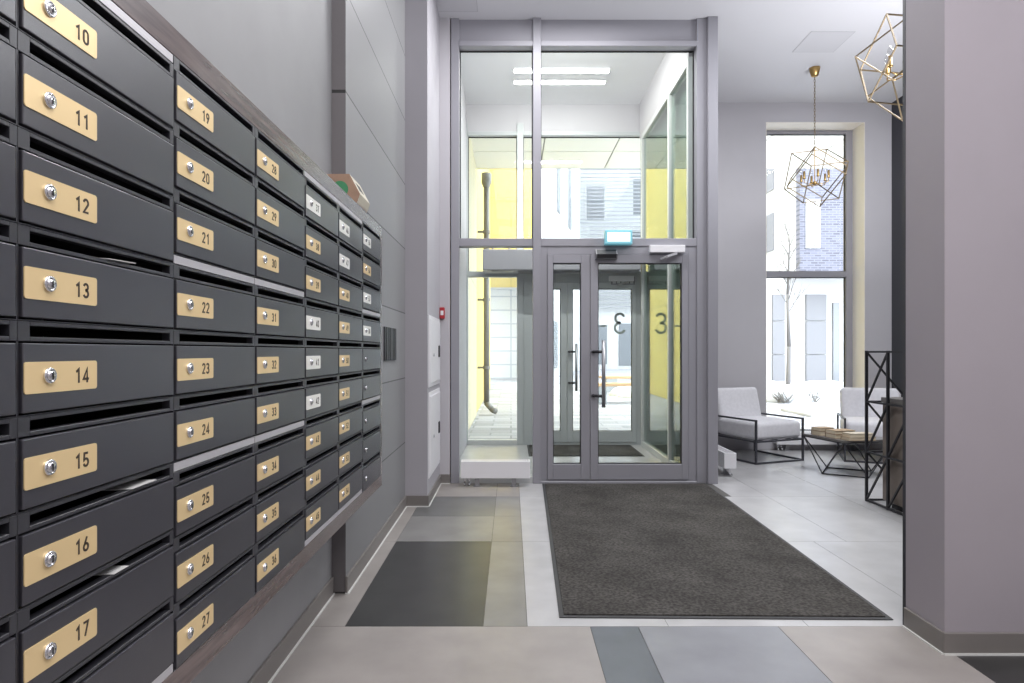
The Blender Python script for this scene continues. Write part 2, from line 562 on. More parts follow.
row(5.083, 5.60, [(-0.95, -0.712, 'B'), (-0.712, -0.12, 'B'), (-0.12, 0.07, 'B'), (0.07, 0.68, 'L'), (0.68, 1.48, 'L')])
row(5.60, 6.8, [(-0.6, 0.0, 'L'), (0.0, 0.6, 'L'), (0.6, 1.2, 'L'), (1.2, 1.79, 'L')])
row(6.8, 8.0, [(-0.6, 0.3, 'L'), (0.3, 0.9, 'L'), (0.9, 1.79, 'L')])
row(5.083, 6.283, [(1.79, 2.08, 'L'), (2.08, 2.68, 'L'), (2.68, 3.28, 'L'), (3.28, 3.88, 'L'), (3.88, 4.65, 'L')])
row(6.283, 7.483, [(1.79, 2.38, 'L'), (2.38, 2.98, 'L'), (2.98, 3.58, 'L'), (3.58, 4.18, 'L'), (4.18, 4.65, 'L')])
struct('floor', fb, ['tile_light', 'tile_beige', 'tile_mid', 'tile_blue', 'tile_slate', 'tile_dark', 'grout', 'tile_ash'], 'tiled stone floor of the lobby in light and dark greys', 'floor')

b = new()
box(b, -1.05, 4.75, -3.2, 5.72, CEIL, CEIL + 0.3)
box(b, 1.72, 4.75, 5.72, 7.8, CEIL, CEIL + 0.3)
struct('ceiling', b, 'ceiling', 'plain white lobby ceiling', 'ceiling')
b = new()
box(b, XV0 - 0.1, 1.75, 5.72, YO + 0.1, ZV, ZV + 0.2)
struct('ceiling_vestibule', b, 'ceiling', 'white ceiling of the glazed entrance vestibule', 'ceiling')

b = new()
box(b, XL - 0.2, XL, -3.2, YP0, 0, CEIL)
struct('wall_left', b, 'wall_grey', 'smooth grey wall behind the mailboxes', 'wall')
b = new()
box(b, XL - 0.2, XP, YP0 + 0.002, YP1 + 0.1, 0, CEIL)
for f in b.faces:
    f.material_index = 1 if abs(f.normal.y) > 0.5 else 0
struct('wall_pilaster', b, ['wall_tile', 'step_tile'], 'concrete tiled pilaster beyond the mailboxes', 'wall')
b = new()
box(b, XL - 0.2, XC, YP1, 5.70, 0, CEIL)
struct('wall_column', b, 'wall_lilac', 'pale lilac column left of the entrance', 'wall')
b = new()
box(b, XC - 0.1, -0.545, YD - 0.004, YD + 0.15, 0, CEIL)
struct('wall_entrance', b, 'wall_white', 'narrow pale wall strip beside the entrance glazing', 'wall')
b = new()
box(b, XL - 0.2, 3.2, -3.2, -3.0, 0, CEIL)
struct('wall_back', b, 'wall_white', 'pale wall behind the viewer', 'wall')
b = new()
box(b, 3.0, 3.2, -3.0, 2.44, 0, CEIL)
struct('wall_near_right', b, 'wall_white', 'pale wall to the right of the viewer', 'wall')
b = new()
box(b, 1.69, 4.75, 2.44, 2.68, 0, CEIL)
struct('wall_right', b, 'pillar', 'large mauve grey wall end at the right', 'wall')
b = new()
box(b, 1.689, 4.75, 2.6805, 2.70, 0, CEIL)
struct('trim_1', b, 'wall_dark', 'thin black edge strip behind the mauve wall end', 'trim')
b = new()
box(b, XR, XR + 0.2, 2.72, YW + 0.3, 0, CEIL)
struct('wall_dark', b, 'wall_dark', 'charcoal side wall of the seating corner', 'wall')
# window wall with an opening
WX0, WX1, WZ0, WZ1 = 3.055, 4.24, 0.15, 3.926
b = new()
box(b, 1.75, WX0, YW, YW + 0.34, 0, CEIL)
box(b, WX1, XR, YW, YW + 0.34, 0, CEIL)
box(b, WX0, WX1, YW, YW + 0.34, WZ1, CEIL)
box(b, WX0, WX1, YW, YW + 0.34, 0, WZ0)
struct('wall_window', b, 'wall_white', 'pale wall with the tall window of the seating corner', 'wall')
b = new()
box(b, WX1 - 0.006, WX1, YW + 0.0005, YW + 0.26, WZ0, WZ1)
box(b, WX0, WX1 - 0.006, YW + 0.0005, YW + 0.26, WZ1 - 0.006, WZ1)
box(b, WX0, WX0 + 0.006, YW + 0.0005, YW + 0.26, WZ0, WZ1 - 0.006)
struct('trim_4', b, 'reveal', 'added cream lining of the tall window reveal, daylight put into its colour', 'trim')
# vestibule shell
b = new()
box(b, XV0 - 0.09, XV0, YD + 0.10, YO + 0.06, 0, ZV)
struct('wall_vestibule_left', b, 'wall_white', 'white left side of the entrance vestibule', 'wall')
b = new()
box(b, 1.72, 1.85, YD + 0.02, YO + 0.1, 0, CEIL + 0.2)
struct('wall_vestibule_right', b, 'wall_grey', 'grey wall behind the side glass of the vestibule', 'wall')
b = new()
box(b, XV0 - 0.09, 1.75, YO - 0.04, YO + 0.1, 3.952, ZV + 0.1)
struct('wall_outer_header', b, 'wall_white', 'white header above the outer vestibule glazing', 'wall')

# baseboards
SK = 0.085


def skirt(name, x0, x1, y0, y1, label, side):
    b = new()
    box(b, x0, x1, y0, y1, 0.004, SK, 0.002, 1)
    o = struct(name, b, 'skirting', label, 'baseboard')
    c = new()
    e = 0.006
    box(c, x0 - (e if side == '-x' else 0), x1 + (e if side == '+x' else 0), y0 - (e if side == '-y' else 0), y1, 0, 0.007)
    obj('caulk_line', c, 'caulk', o)


skirt('baseboard_left', XL, XL + 0.012, -3.0, YP0 - 0.008, 'taupe baseboard under the mailboxes', '+x')
skirt('baseboard_pilaster', XP, XP + 0.012, YP0 - 0.008, YP1 - 0.01, 'taupe baseboard of the tiled pilaster', '+x')
skirt('baseboard_column', XP, XC + 0.01, YP1 - 0.012, YP1, 'taupe baseboard on the front of the lilac column', '-y')
skirt('baseboard_column_side', XC, XC + 0.012, YP1, YD - 0.02, 'taupe baseboard under the white meter cabinets', '+x')
skirt('baseboard_entrance', XC + 0.012, -0.545, YD - 0.018, YD - 0.006, 'short taupe baseboard beside the entrance frame', '-y')
skirt('baseboard_right', 1.679, 1.69, 2.432, 2.678, 'taupe baseboard on the short face of the wall end', '-x')
skirt('baseboard_right_front', 1.68, 3.0, 2.428, 2.44, 'taupe baseboard on the wide face of the wall end', '-y')

# ceiling access hatches (frame grooves)
for (x0, x1, y0, y1, l) in ((-0.72, -0.295, 5.0, 5.48, 'square access hatch in the ceiling before the entrance'),
                            (2.80, 3.20, 5.83, 6.22, 'square access hatch in the ceiling near the hanging cage lamp')):
    b = new()
    z = CEIL
    box(b, x0, x1, y0, y1, z - 0.002, z + 0.004)
    o = obj('access_hatch', b, 'hatch')
    tag(o, l, 'hatch')
    b = new()
    g = 0.006
    for q in ((x0 - g, x1 + g, y0 - g, y0), (x0 - g, x1 + g, y1, y1 + g), (x0 - g, x0, y0, y1), (x1, x1 + g, y0, y1)):
        box(b, *q, z - 0.0025, z + 0.004)
    obj('hatch_rim', b, 'hatch_rim', o)


# ------------------------------------------------------------------ entrance glazing
def pane(name, x0, x1, z0, z1, y, parent, m='glass'):
    b = new()
    box(b, x0, x1, y - 0.004, y + 0.004, z0, z1)
    o = obj(name, b, m, parent)
    return o


def gasket_ring(bm, x0, x1, z0, z1, y0, y1, t=0.008):
    box(bm, x0, x1, y0, y1, z1 - t, z1)
    box(bm, x0, x1, y0, y1, z0, z0 + t)
    box(bm, x0, x0 + t, y0, y1, z0 + t, z1 - t)
    box(bm, x1 - t, x1, y0, y1, z0 + t, z1 - t)


def glazing(name, y, d, xl0, xl1, xm0, xm1, xr0, xr1, zt, ztop, label, post=True, fm='frame'):
    """curtain wall frame: left post, mullion, right post, transom at zt, head, with panes"""
    w_ = thing(name, label, 'window', (0, 0, 0), kind='structure')
    b = new()
    box(b, xl0, xl1, y, y + d, 0, CEIL if post else ztop + 0.15, 0.003, 1)
    obj('post', b, fm, w_)
    b = new()
    box(b, xm0, xm1, y - 0.01, y + d, 0, CEIL if post else ztop + 0.15, 0.003, 1)
    obj('mullion', b, fm, w_)
    b = new()
    box(b, xr0, xr1, y, y + d, 0, CEIL if post else ztop + 0.15, 0.003, 1)
    obj('post', b, fm, w_)
    for (a, c) in ((xl1, xm0), (xm1, xr0)):
        b = new()
        box(b, a, c, y + 0.004, y + d, zt - 0.035, zt + 0.035, 0.003, 1)
        obj('transom', b, fm, w_)
        b = new()
        box(b, a, c, y - 0.006, y + d, ztop, ztop + 0.045, 0.003, 1)
        obj('head_rail', b, fm, w_)
        g = new()
        gasket_ring(g, a, c, zt + 0.035, ztop, y + d - 0.03, y + d - 0.01)
        obj('gasket', g, 'gasket', w_)
        pane('pane', a + 0.004, c - 0.004, zt + 0.038, ztop - 0.003, y + d - 0.02, w_)
    # sidelight under the transom
    a, c = xl1, xm0
    b = new()
    box(b, a, c, y + 0.004, y + d, 0.0, 0.06, 0.003, 1)
    obj('sill_rail', b, 'frame_light', w_)
    pane('pane', a + 0.004, c - 0.004, 0.063, zt - 0.038, y + d - 0.02, w_)
    return w_


win = glazing('window_1', YD, 0.12, -0.536, -0.464, 0.196, 0.268, 1.66, 1.75, 2.155, 3.905,
              'grey metal framed entrance glazing with sidelight and tall transom panes')
b = new()
box(b, -0.464, 0.196, YD + 0.03, YD + 0.12, 3.95, CEIL)
box(b, 0.268, 1.66, YD + 0.03, YD + 0.12, 3.95, CEIL)
obj('head_panel', b, 'frame', win)
b = new()
box(b, 1.75, 1.84, YD - 0.03, YD + 0.12, 0, CEIL, 0.004, 1)
obj('end_post', b, 'frame', win)


def entrance_door(name, y, x0, x1, ztop, label, fm='frame'):
    """double door (narrow + wide leaf) in its frame; origin on the floor"""
    t = thing(name, label, 'door', (0, y, 0), kind='structure')
    d = 0.07
    b = new()
    box(b, x0, x0 + 0.055, 0, d, 0, ztop, 0.002, 1)
    box(b, x1 - 0.075, x1, 0, d, 0, ztop, 0.002, 1)
    box(b, x0 + 0.055, x1 - 0.075, 0, d, ztop - 0.072, ztop, 0.002, 1)
    box(b, x0 + 0.055, x1 - 0.075, 0.0, d, 0, 0.028, 0.002, 1)
    obj('door_frame', b, fm, t)
    # leaves: (outer x0,x1, glass x0,x1)
    for (a, c, ga, gc, wide) in ((x0 + 0.058, x0 + 0.437, x0 + 0.107, x0 + 0.357, False),
                                 (x0 + 0.441, x1 - 0.078, x0 + 0.509, x1 - 0.133, True)):
        b = new()
        z0, z1, g0, g1 = 0.032, ztop - 0.075, 0.172, 1.968
        box(b, a, ga, -0.012, 0.055, z0, z1, 0.003, 1)
        box(b, gc, c, -0.012, 0.055, z0, z1, 0.003, 1)
        box(b, ga, gc, -0.0115, 0.055, z0, g0, 0.003, 1)
        box(b, ga, gc, -0.0115, 0.055, g1, z1, 0.003, 1)
        leaf = obj('door_leaf', b, fm, t)
        if wide:
            leaf['label'] = 'wide door leaf with a bar handle'
        else:
            leaf['label'] = 'narrow fixed door leaf'
        g = new()
        gasket_ring(g, ga, gc, g0, g1, 0.0, 0.03, 0.007)
        obj('gasket', g, 'gasket', leaf)
        pane('glass_pane', ga + 0.003, gc - 0.003, g0 + 0.003, g1 - 0.003, 0.018, leaf)
        if wide:
            b = new()
            hx = x0 + 0.548
            bar(b, (hx, -0.085, 0.685), (hx, -0.085, 1.275), 0.0165, sides=16, smooth=True)
            h = obj('handle_bar', b, 'steel', leaf)
            b = new()
            for z in (0.785, 1.175):
                bar(b, (a + 0.02, -0.010, z), (a + 0.03, -0.06, z), 0.014, sides=12, smooth=True)
                bar(b, (a + 0.03, -0.06, z), (hx, -0.085, z), 0.013, sides=12, smooth=True)
            obj('handle_standoff', b, 'black_metal', h)
    return t


entrance_door('door_1', YD + 0.012, 0.268, 1.66, 2.12, 'inner grey aluminium double entrance door with glass leaves')
# threshold
b = new()
box(b, 0.268, 1.66, YD - 0.012, YD + 0.0, 0.0, 0.02, 0.003, 1)
struct('trim_2', b, 'frame', 'low grey threshold of the entrance door', 'trim')

# outer glazing and door
win2 = glazing('window_2', YO - 0.06, 0.10, -0.585, -0.545, 0.075, 0.155, 1.66, 1.70, 2.155, 3.905,
               'outer grey framed glazing of the vestibule facing the courtyard', post=False, fm='frame_outer')
b = new()
box(b, 0.155, 0.268, YO - 0.05, YO + 0.03, 0, 2.12, 0.003, 1)
obj('side_panel', b, 'frame_outer', win2)
d2 = entrance_door('door_2', YO - 0.05, 0.268, 1.66, 2.12, 'outer grey double door of the vestibule marked with a vinyl 3', 'frame_outer')
# vinyl characters on the outer door glass, read from the courtyard
b = numeral_mesh('3', 0.275, 0.0006, 0.7, 0.11)
o = obj('vinyl_number', b, 'decal', d2, (1.375, 0.0245, 1.535))
o.rotation_euler = (0, 0, PI)
b = new()
box(b, -0.042, 0.042, -0.0006, 0.0006, -0.011, 0.011)
obj('vinyl_dash', b, 'decal', d2, (1.165, 0.0245, 1.50))

# vestibule right side glass
sg = thing('window_3', 'tall reflective side glass of the vestibule with slim posts', 'window', (0, 0, 0), kind='structure')
ys = [YD + 0.13, 6.42, 7.74]
for y in ys:
    b = new()
    box(b, XV1 - 0.02, XV1 + 0.05, y - 0.025, y + 0.025, 0, 3.86, 0.003, 1)
    obj('post', b, 'frame_light', sg)
for (a, c) in zip(ys[:-1], ys[1:]):
    b = new()
    box(b, XV1 - 0.015, XV1 + 0.05, a + 0.026, c - 0.026, 3.80, 3.86, 0.003, 1)
    obj('head_rail', b, 'frame_light', sg)
    b = new()
    box(b, XV1 - 0.015, XV1 + 0.05, a + 0.026, c - 0.026, 0.0, 0.07, 0.003, 1)
    obj('sill_rail', b, 'frame_light', sg)
    b = new()
    box(b, XV1 + 0.006, XV1 + 0.014, a + 0.024, c - 0.024, 0.07, 3.80)
    obj('pane', b, 'glass_side', sg)
b = new()
box(b, XV1 - 0.01, 1.72, YD + 0.121, YO - 0.06, 3.862, ZV)
struct('wall_vestibule_upper', b, 'wall_white', 'white band above the vestibule side glass', 'wall')

# seating corner window
wn = thing('window_4', 'tall window of the seating corner with a horizontal glazing bar', 'window', (0, 0, 0), kind='structure')
yw = YW + 0.26
b = new()
box(b, WX0, WX0 + 0.045, yw, yw + 0.07, WZ0, WZ1, 0.003, 1)
box(b, WX1 - 0.085, WX1, yw, yw + 0.07, WZ0, WZ1, 0.003, 1)
box(b, WX0 + 0.045, WX1 - 0.085, yw, yw + 0.07, WZ1 - 0.05, WZ1, 0.003, 1)
box(b, WX0 + 0.045, WX1 - 0.085, yw, yw + 0.07, WZ0, WZ0 + 0.05, 0.003, 1)
obj('window_frame', b, 'frame', wn)
b = new()
box(b, WX0 + 0.045, WX1 - 0.085, yw - 0.01, yw + 0.07, 2.10, 2.17, 0.003, 1)
obj('glazing_bar', b, 'frame', wn)
for (z0, z1) in ((WZ0 + 0.05, 2.10), (2.17, WZ1 - 0.05)):
    b = new()
    gasket_ring(b, WX0 + 0.045, WX1 - 0.085, z0, z1, yw + 0.025, yw + 0.045, 0.008)
    obj('gasket', b, 'gasket', wn)
    pane('pane', WX0 + 0.048, WX1 - 0.088, z0 + 0.003, z1 - 0.003, yw + 0.035, wn)

# ------------------------------------------------------------------ mailboxes
XF = -0.625
Y0, CW = 1.160, 0.367
ZIT, ZIB = 1.728, 0.584
SP = 0.018
RP = (ZIT - ZIB - 2 * SP) / 9

sur = thing('mailbox_surround', 'dark walnut casing framing the whole bank of mailboxes on the left wall', 'casing', (XF, Y0, ZIB))
ya, yb = -2 * CW - 0.006, 5 * CW
fw = 0.052
for nm, q in (('top_board', (XL - XF + 0.002, 0.0, ya - 0.035, yb + 0.035, ZIT - ZIB, ZIT - ZIB + fw)),
              ('bottom_board', (XL - XF + 0.002, 0.0, ya - 0.035, yb + 0.035, -fw, 0.0)),
              ('side_board', (XL - XF + 0.002, 0.0, ya - 0.035, ya, 0.0, ZIT - ZIB)),
              ('side_board', (XL - XF + 0.002, 0.0, yb, yb + 0.035, 0.0, ZIT - ZIB))):
    b = new()
    box(b, *q, 0.001, 1)
    obj(nm, b, 'wood', sur)


def colz(k, i):
    """bottom z of row i in column k, and filler strip ranges"""
    if k in (-2, -1, 2, 3):
        return ZIT - SP - (i + 1) * RP
    return ZIT - (i // 3) * SP - (i + 1) * RP


for k in range(-2, 5):
    zs = ([ZIT - SP, ZIB] if k in (-2, -1, 2, 3) else [ZIT - 3 * RP - SP, ZIT - 6 * RP - 2 * SP])
    for z in zs:
        b = new()
        box(b, -0.02, 0.0, k * CW + 0.002, (k + 1) * CW - 0.002, z - ZIB + 0.001, z - ZIB + SP - 0.001, 0.0008, 1)
        obj('filler_strip', b, 'strip', sur)

# one mailbox, built once
Hc, Wc = RP, CW
proto = thing('mailbox', 'x', 'mailbox', (XF, Y0 - CW, 0), group='mailboxes in the wall bank')
b = new()
e = 0.0004
lipT, slotB, lipB = Hc - 0.006, Hc - 0.0205, Hc - 0.0262
box(b, -0.015, 0.0, e, 0.0205, lipB, Hc - e, 0.0006, 1)
box(b, -0.015, 0.0, 0.3545, Wc - e, lipB, Hc - e, 0.0006, 1)
box(b, -0.015, 0.0, 0.0205, 0.3545, lipT, Hc - e, 0.0006, 1)
box(b, -0.015, 0.0, 0.0205, 0.3545, lipB, slotB, 0.0006, 1)
box(b, -0.015, 0.0, e, 0.0012, e, lipB)
box(b, -0.015, 0.0, Wc - 0.0024, Wc - e, e, lipB)
box(b, -0.015, 0.0, 0.0012, Wc - 0.0024, e, 0.0015)
obj('body', b, 'box', proto)
b = new()
box(b, -0.24, -0.015, e, 0.0015, e, Hc - e)
box(b, -0.24, -0.015, Wc - 0.0015, Wc - e, e, Hc - e)
box(b, -0.24, -0.015, 0.0015, Wc - 0.0015, e, 0.0015)
box(b, -0.24, -0.015, 0.0015, Wc - 0.0015, Hc - 0.0015, Hc - e)
box(b, -0.242, -0.24, e, Wc - e, e, Hc - e)
obj('inner_casing', b, 'slot', proto)
b = new()
dy0, dy1, dz0, dz1 = 0.0044, Wc - 0.0062, 0.0042, lipB - 0.0026
box(b, -0.010, 0.0032, dy0, dy1, dz0, dz1, 0.0014, 2)
door = obj('door', b, 'door', proto)
# number plate with rounded corners
b = new()
pw_, ph_, pr = 0.140, 0.0415, 0.004
pts = []
for (sx, sz, a0) in ((1, 1, 0), (-1, 1, 90), (-1, -1, 180), (1, -1, 270)):
    for q in range(5):
        a = math.radians(a0 + q * 22.5)
        pts.append((0.0033, sx * (pw_ / 2 - pr) + pr * math.cos(a), sz * (ph_ / 2 - pr) + pr * math.sin(a)))
prism(b, pts, (0.0014, 0, 0))
PC = (dy0 + 0.0006 + pw_ / 2, (dz0 + dz1) / 2)
plate = obj('number_plate', b, 'brass', proto, (0, PC[0], PC[1]))
b = new()
rx = Matrix.Rotation(PI / 2, 4, 'Y')
lathe(b, [(0.0, 0.0), (0.0108, 0.0), (0.0108, 0.0042), (0.0098, 0.0054), (0.0076, 0.0054), (0.0072, 0.0040), (0.0068, 0.0040), (0.0064, 0.0066), (0.0058, 0.0072), (0.0, 0.0072)], 28, xf=rx)
lock = obj('lock', b, 'chrome', proto, (0.0030, dy0 + 0.043, PC[1] + 0.002))
b = new()
box(b, 0.0068, 0.0075, -0.0011, 0.0011, -0.0046, 0.0046)
obj('keyhole', b, 'slot', lock)
plate_pale = plate.data.copy()
plate_pale.materials.clear()
plate_pale.materials.append(M['pale_plate'])
PALE_PLATES = {37, 40, 41, 42, 46, 47, 55, 57, 58}
first = True
for k in range(-2, 5):
    for i in range(9):
        num = 10 + (k + 1) * 9 + i if k >= -1 else 0
        plain = num >= 59
        z = colz(k, i)
        loc = (XF, Y0 + k * CW, z)
        if k == -2:
            lab = 'dark grey mailbox cut by the left picture edge, beside mailbox %d' % (10 + i)
        elif plain:
            lab = ('unnumbered dark mailbox in the end column, %s' %
                   {59: 'directly below mailbox 58, pale lock', 60: 'second below mailbox 58, above the silver strip',
                    61: 'directly right of mailbox 52, below the silver strip', 62: 'directly right of mailbox 53', 63: 'lowest, directly right of mailbox 54'}[num])
        else:
            met = 'pale' if num in PALE_PLATES else 'brass'
            lab = 'dark grey metal mailbox with %s number plate %d' % (met, num)
        skip = ('number_plate',) if (plain or k == -2) else ()
        r = dup(proto, loc, None, lab, skip)
        if not skip:
            p = [c for c in r.children if c.name.split('.')[0] == 'number_plate'][0]
            if num in PALE_PLATES:
                p.data = plate_pale
            bm_ = numeral_mesh(str(num), 0.0214, 0.0003, 0.78)
            t_ = obj('number', bm_, 'ink', p, (0.0049, 0.037, 0.0))
            t_.rotation_euler = (0, 0, PI / 2)
for c in list(proto.children):
    for g in list(c.children):
        bpy.data.objects.remove(g)
    bpy.data.objects.remove(c)
bpy.data.objects.remove(proto)

# mail poking out of slots
for n, (k, i, u, wd, l) in enumerate(((-1, 3, 0.14, 0.10, 'folded paper in the slot above mailbox 13'), (-1, 6, 0.20, 0.10, 'pale leaflet in the slot above mailbox 16'),
                                      (-1, 7, 0.17, 0.05, 'crumpled paper corner in the slot above mailbox 17'))):
    z = colz(k, i) + lipB + 0.0075
    b = new()
    yy = Y0 + k * CW + u
    prism(b, [(XF - 0.10, yy, z), (XF - 0.10, yy + wd, z), (XF + 0.006, yy + wd, z + 0.001), (XF + 0.003, yy + wd * 0.35, z - 0.001)], (0, 0, 0.0012))
    tag(obj('leaflet', b, 'paper'), l, 'paper')

# cardboard carton on top of the casing
yb_ = 2.70
s_ = F / yb_


def onplane(px, py, y):
    return ((px - CX) / F * y, y, H - (py - HY) / F * y)


bx = thing('cardboard_carton', 'small brown cardboard carton with a green round print on the casing', 'box', (-0.73, yb_, ZIT + fw))
pA = [(-0.835, 1.7815), (-0.69, 1.7815), (-0.662, 1.826), (-0.651, 1.858), (-0.697, 1.944), (-0.835, 1.944)]
b = new()
prism(b, [(x + 0.73, 0, z - ZIT - fw) for x, z in pA], (0, 0.19, 0))
for f in b.faces:
    f.material_index = 1 if f.normal.x > 0.3 else 0
obj('carton', b, ['cardboard', 'cream_card'], bx)
b = new()
cx_, cz_ = 0.0 - 0.008, 0.098
prism(b, [(cx_ + 0.036 * math.cos(a * PI / 12), -0.0008, cz_ + 0.036 * math.sin(a * PI / 12)) for a in range(24)], (0, 0.0004, 0))
obj('round_print', b, 'green', bx)
b = new()
u0, u1 = Vector((-0.651 + 0.73, 0, 1.858 - ZIT - fw)), Vector((-0.697 + 0.73, 0, 1.944 - ZIT - fw))
nn = Vector((u0.z - u1.z, 0, -(u0.x - u1.x))).normalized()
nn = nn if nn.x > 0 else -nn
q = [u0.lerp(u1, 0.30), u0.lerp(u1, 0.72)]
prism(b, [q[0] + Vector((0, 0.05, 0)) + nn * 0.0006, q[1] + Vector((0, 0.05, 0)) + nn * 0.0006, q[1] + Vector((0, 0.13, 0)) + nn * 0.0006, q[0] + Vector((0, 0.13, 0)) + nn * 0.0006], nn * 0.0004)
obj('hand_hole', b, 'gasket', bx)

# dark slatted grille on the pilaster
vg = thing('wall_grille', 'small dark grille of vertical slats on the tiled pilaster', 'grille', (XP, 3.94, 1.12))
b = new()
box(b, 0.0, 0.004, 0.0, 0.44, 0, 0.215)
obj('backing', b, 'frame_dark', vg)
yy = 0.0
for wd, gp in ((0.035, 0.02), (0.06, 0.015), (0.03, 0.02), (0.09, 0.015), (0.04, 0.02), (0.05, 0.0)):
    b = new()
    box(b, 0.004, 0.012, yy, yy + wd, 0.0, 0.215, 0.001, 1)
    obj('slat', b, 'black_metal', vg)
    yy += wd + gp

# white meter cabinet doors on the column side
for (z0, z1, l) in ((0.90, 1.46, 'upper white metal service cabinet door on the column side'), (0.20, 0.86, 'lower white metal service cabinet door on the column side')):
    t = thing('service_cabinet', l, 'cabinet', (XC, 4.80, z0), group='white service cabinets beside the entrance')
    b = new()
    hh = z1 - z0
    box(b, 0.0, 0.008, 0.0, 0.72, 0.0, hh, 0.002, 1)
    obj('frame', b, 'white_enamel', t)
    b = new()
    box(b, 0.008, 0.016, 0.03, 0.69, 0.03, hh - 0.03, 0.003, 1)
    dr = obj('door', b, 'white_enamel', t)
    b = new()
    box(b, 0.016, 0.026, 0.54, 0.60, hh * 0.5 - 0.05, hh * 0.5 + 0.05, 0.004, 1)
    obj('handle', b, 'black_metal', dr)
    b = new()
    lathe(b, [(0.0, 0.0), (0.012, 0.0), (0.012, 0.006), (0.0, 0.008)], 12, xf=Matrix.Translation((0.016, 0.22, hh * 0.5 - 0.03)) @ rx)
    obj('lock', b, 'steel', dr)

# fire alarm call point
fa = thing('fire_alarm_button', 'small red fire alarm call point on the pale wall strip', 'alarm', (-0.612, YD - 0.004, 1.47))
b = new()
box(b, -0.022, 0.022, -0.035, 0, 0, 0.10, 0.005, 2)
obj('housing', b, 'red', fa)
b = new()
box(b, -0.013, 0.013, -0.038, -0.034, 0.03, 0.07, 0.001, 1)
obj('push_plate', b, 'white_enamel', fa)


# convectors
def convector(name, L, loc, rz, label):
    t = thing(name, label, 'radiator', loc, rz, 'low white floor convectors')
    b = new()
    box(b, 0, L, 0, 0.115, 0.078, 0.226, 0.004, 2)
    body = obj('casing', b, 'white_enamel', t)
    b = new()
    for i in range(int(L / 0.02) - 1):
        box(b, 0.015 + i * 0.02, 0.027 + i * 0.02, 0.02, 0.095, 0.2255, 0.2268)
    obj('top_grille', b, 'strip', body)
    for x in (0.12, L - 0.16):
        b = new()
        box(b, x, x + 0.04, 0.045, 0.07, 0.0, 0.08)
        box(b, x - 0.015, x + 0.055, 0.03, 0.085, 0.0, 0.006, 0.001, 1)
        obj('foot', b, 'steel', t)
    b = new()
    for x in (0.03, 0.07):
        tube(b, [(x, 0.06, 0.09), (x, 0.06, 0.03), (x, 0.03, 0.015)], 0.008, 8)
        bar(b, (x, 0.06, 0.045), (x, 0.06, 0.075), 0.014, sides=8)
    obj('valve', b, 'chrome', t)
    return t


cv = convector('convector', 0.60, (-0.435, 5.42, 0), 0, 'low white convector on feet below the sidelight left of the door')
convector('convector', 1.05, (3.14, 7.385, 0), 0, 'low white convector under the tall window behind the armchairs')
convector('convector', 1.20, (2.115, 5.87, 0), PI / 2, 'low white convector partly hidden behind the right door post')

# exit sign, sensor, closer
ex = thing('exit_sign', 'small lit pale cyan exit sign on the transom above the door', 'sign', (0.95, YD - 0.02, 2.125))
b = new()
box(b, -0.12, 0.12, -0.055, 0.018, 0.0, 0.125, 0.006, 2)
obj('housing', b, 'sign_edge', ex)
b = new()
box(b, -0.10, 0.10, -0.0575, -0.054, 0.022, 0.104, 0.001, 1)
obj('lit_face', b, 'sign_light', ex)
sn = thing('door_sensor', 'dark motion sensor box on the door head below the exit sign', 'sensor', (0.845, YD - 0.002, 1.985))
b = new()
prism(b, [(-0.095, 0.0, 0.10), (-0.095, -0.03, 0.10), (-0.095, -0.075, 0.05), (-0.095, -0.06, 0.015), (-0.095, 0.0, 0.01)], (0.19, 0, 0))
obj('housing', b, 'frame_dark', sn)
b = new()
prism(b, [(-0.085, -0.034, 0.097), (-0.085, -0.077, 0.051), (-0.085, -0.063, 0.018), (-0.085, -0.05, 0.018), (-0.085, -0.06, 0.052)], (0.17, 0, 0))
obj('lens_cover', b, 'black_metal', sn)


def closer(loc, label):
    t = thing('door_closer', label, 'door closer', loc)
    b = new()
    box(b, -0.155, 0.155, -0.055, 0, 0.0, 0.065, 0.004, 2)
    obj('body', b, 'white_enamel', t)
    b = new()
    bar(b, (0.08, -0.05, -0.008), (-0.02, -0.10, -0.045), 0.009)
    bar(b, (-0.02, -0.10, -0.045), (-0.05, -0.02, -0.055), 0.009)
    obj('arm', b, 'strip', t)
    return t


closer((1.385, YD - 0.002, 2.055), 'white door closer above the wide inner door leaf')
closer((1.385, YO - 0.065, 2.06), 'white door closer above the outer vestibule door')

# air curtain inside the vestibule
ac = thing('air_curtain', 'long grey air curtain unit above the outer vestibule door', 'heater', (-0.34, 7.50, 2.155))
b = new()
box(b, 0.0, 1.9, 0.0, 0.36, 0.0, 0.25, 0.012, 2)
obj('casing', b, 'frame', ac)
b = new()
box(b, 0.1, 1.8, 0.06, 0.2, -0.004, 0.004)
obj('outlet_grille', b, 'frame_dark', ac)
b = new()
tube(b, [(0.12, 0.1, 0.24), (0.12, 0.1, 0.33), (0.2, 0.1, 0.36), (0.3, 0.1, 0.32), (0.33, 0.1, 0.24)], 0.012, 8)
obj('cable', b, 'frame_dark', ac)
# small plate on outer door head
sp_ = thing('door_plate', 'small dark plate with pale cells on the outer door head', 'plate', (1.26, YO - 0.066, 2.02))
b = new()
box(b, 0, 0.30, 0.0, 0.003, 0, 0.10)
obj('panel', b, 'frame_dark', sp_)
b = new()
for i in range(5):
    for j in range(2):
        box(b, 0.02 + i * 0.055, 0.06 + i * 0.055, -0.002, 0.0, 0.015 + j * 0.04, 0.042 + j * 0.04)
obj('cell', b, 'frame_light', sp_)

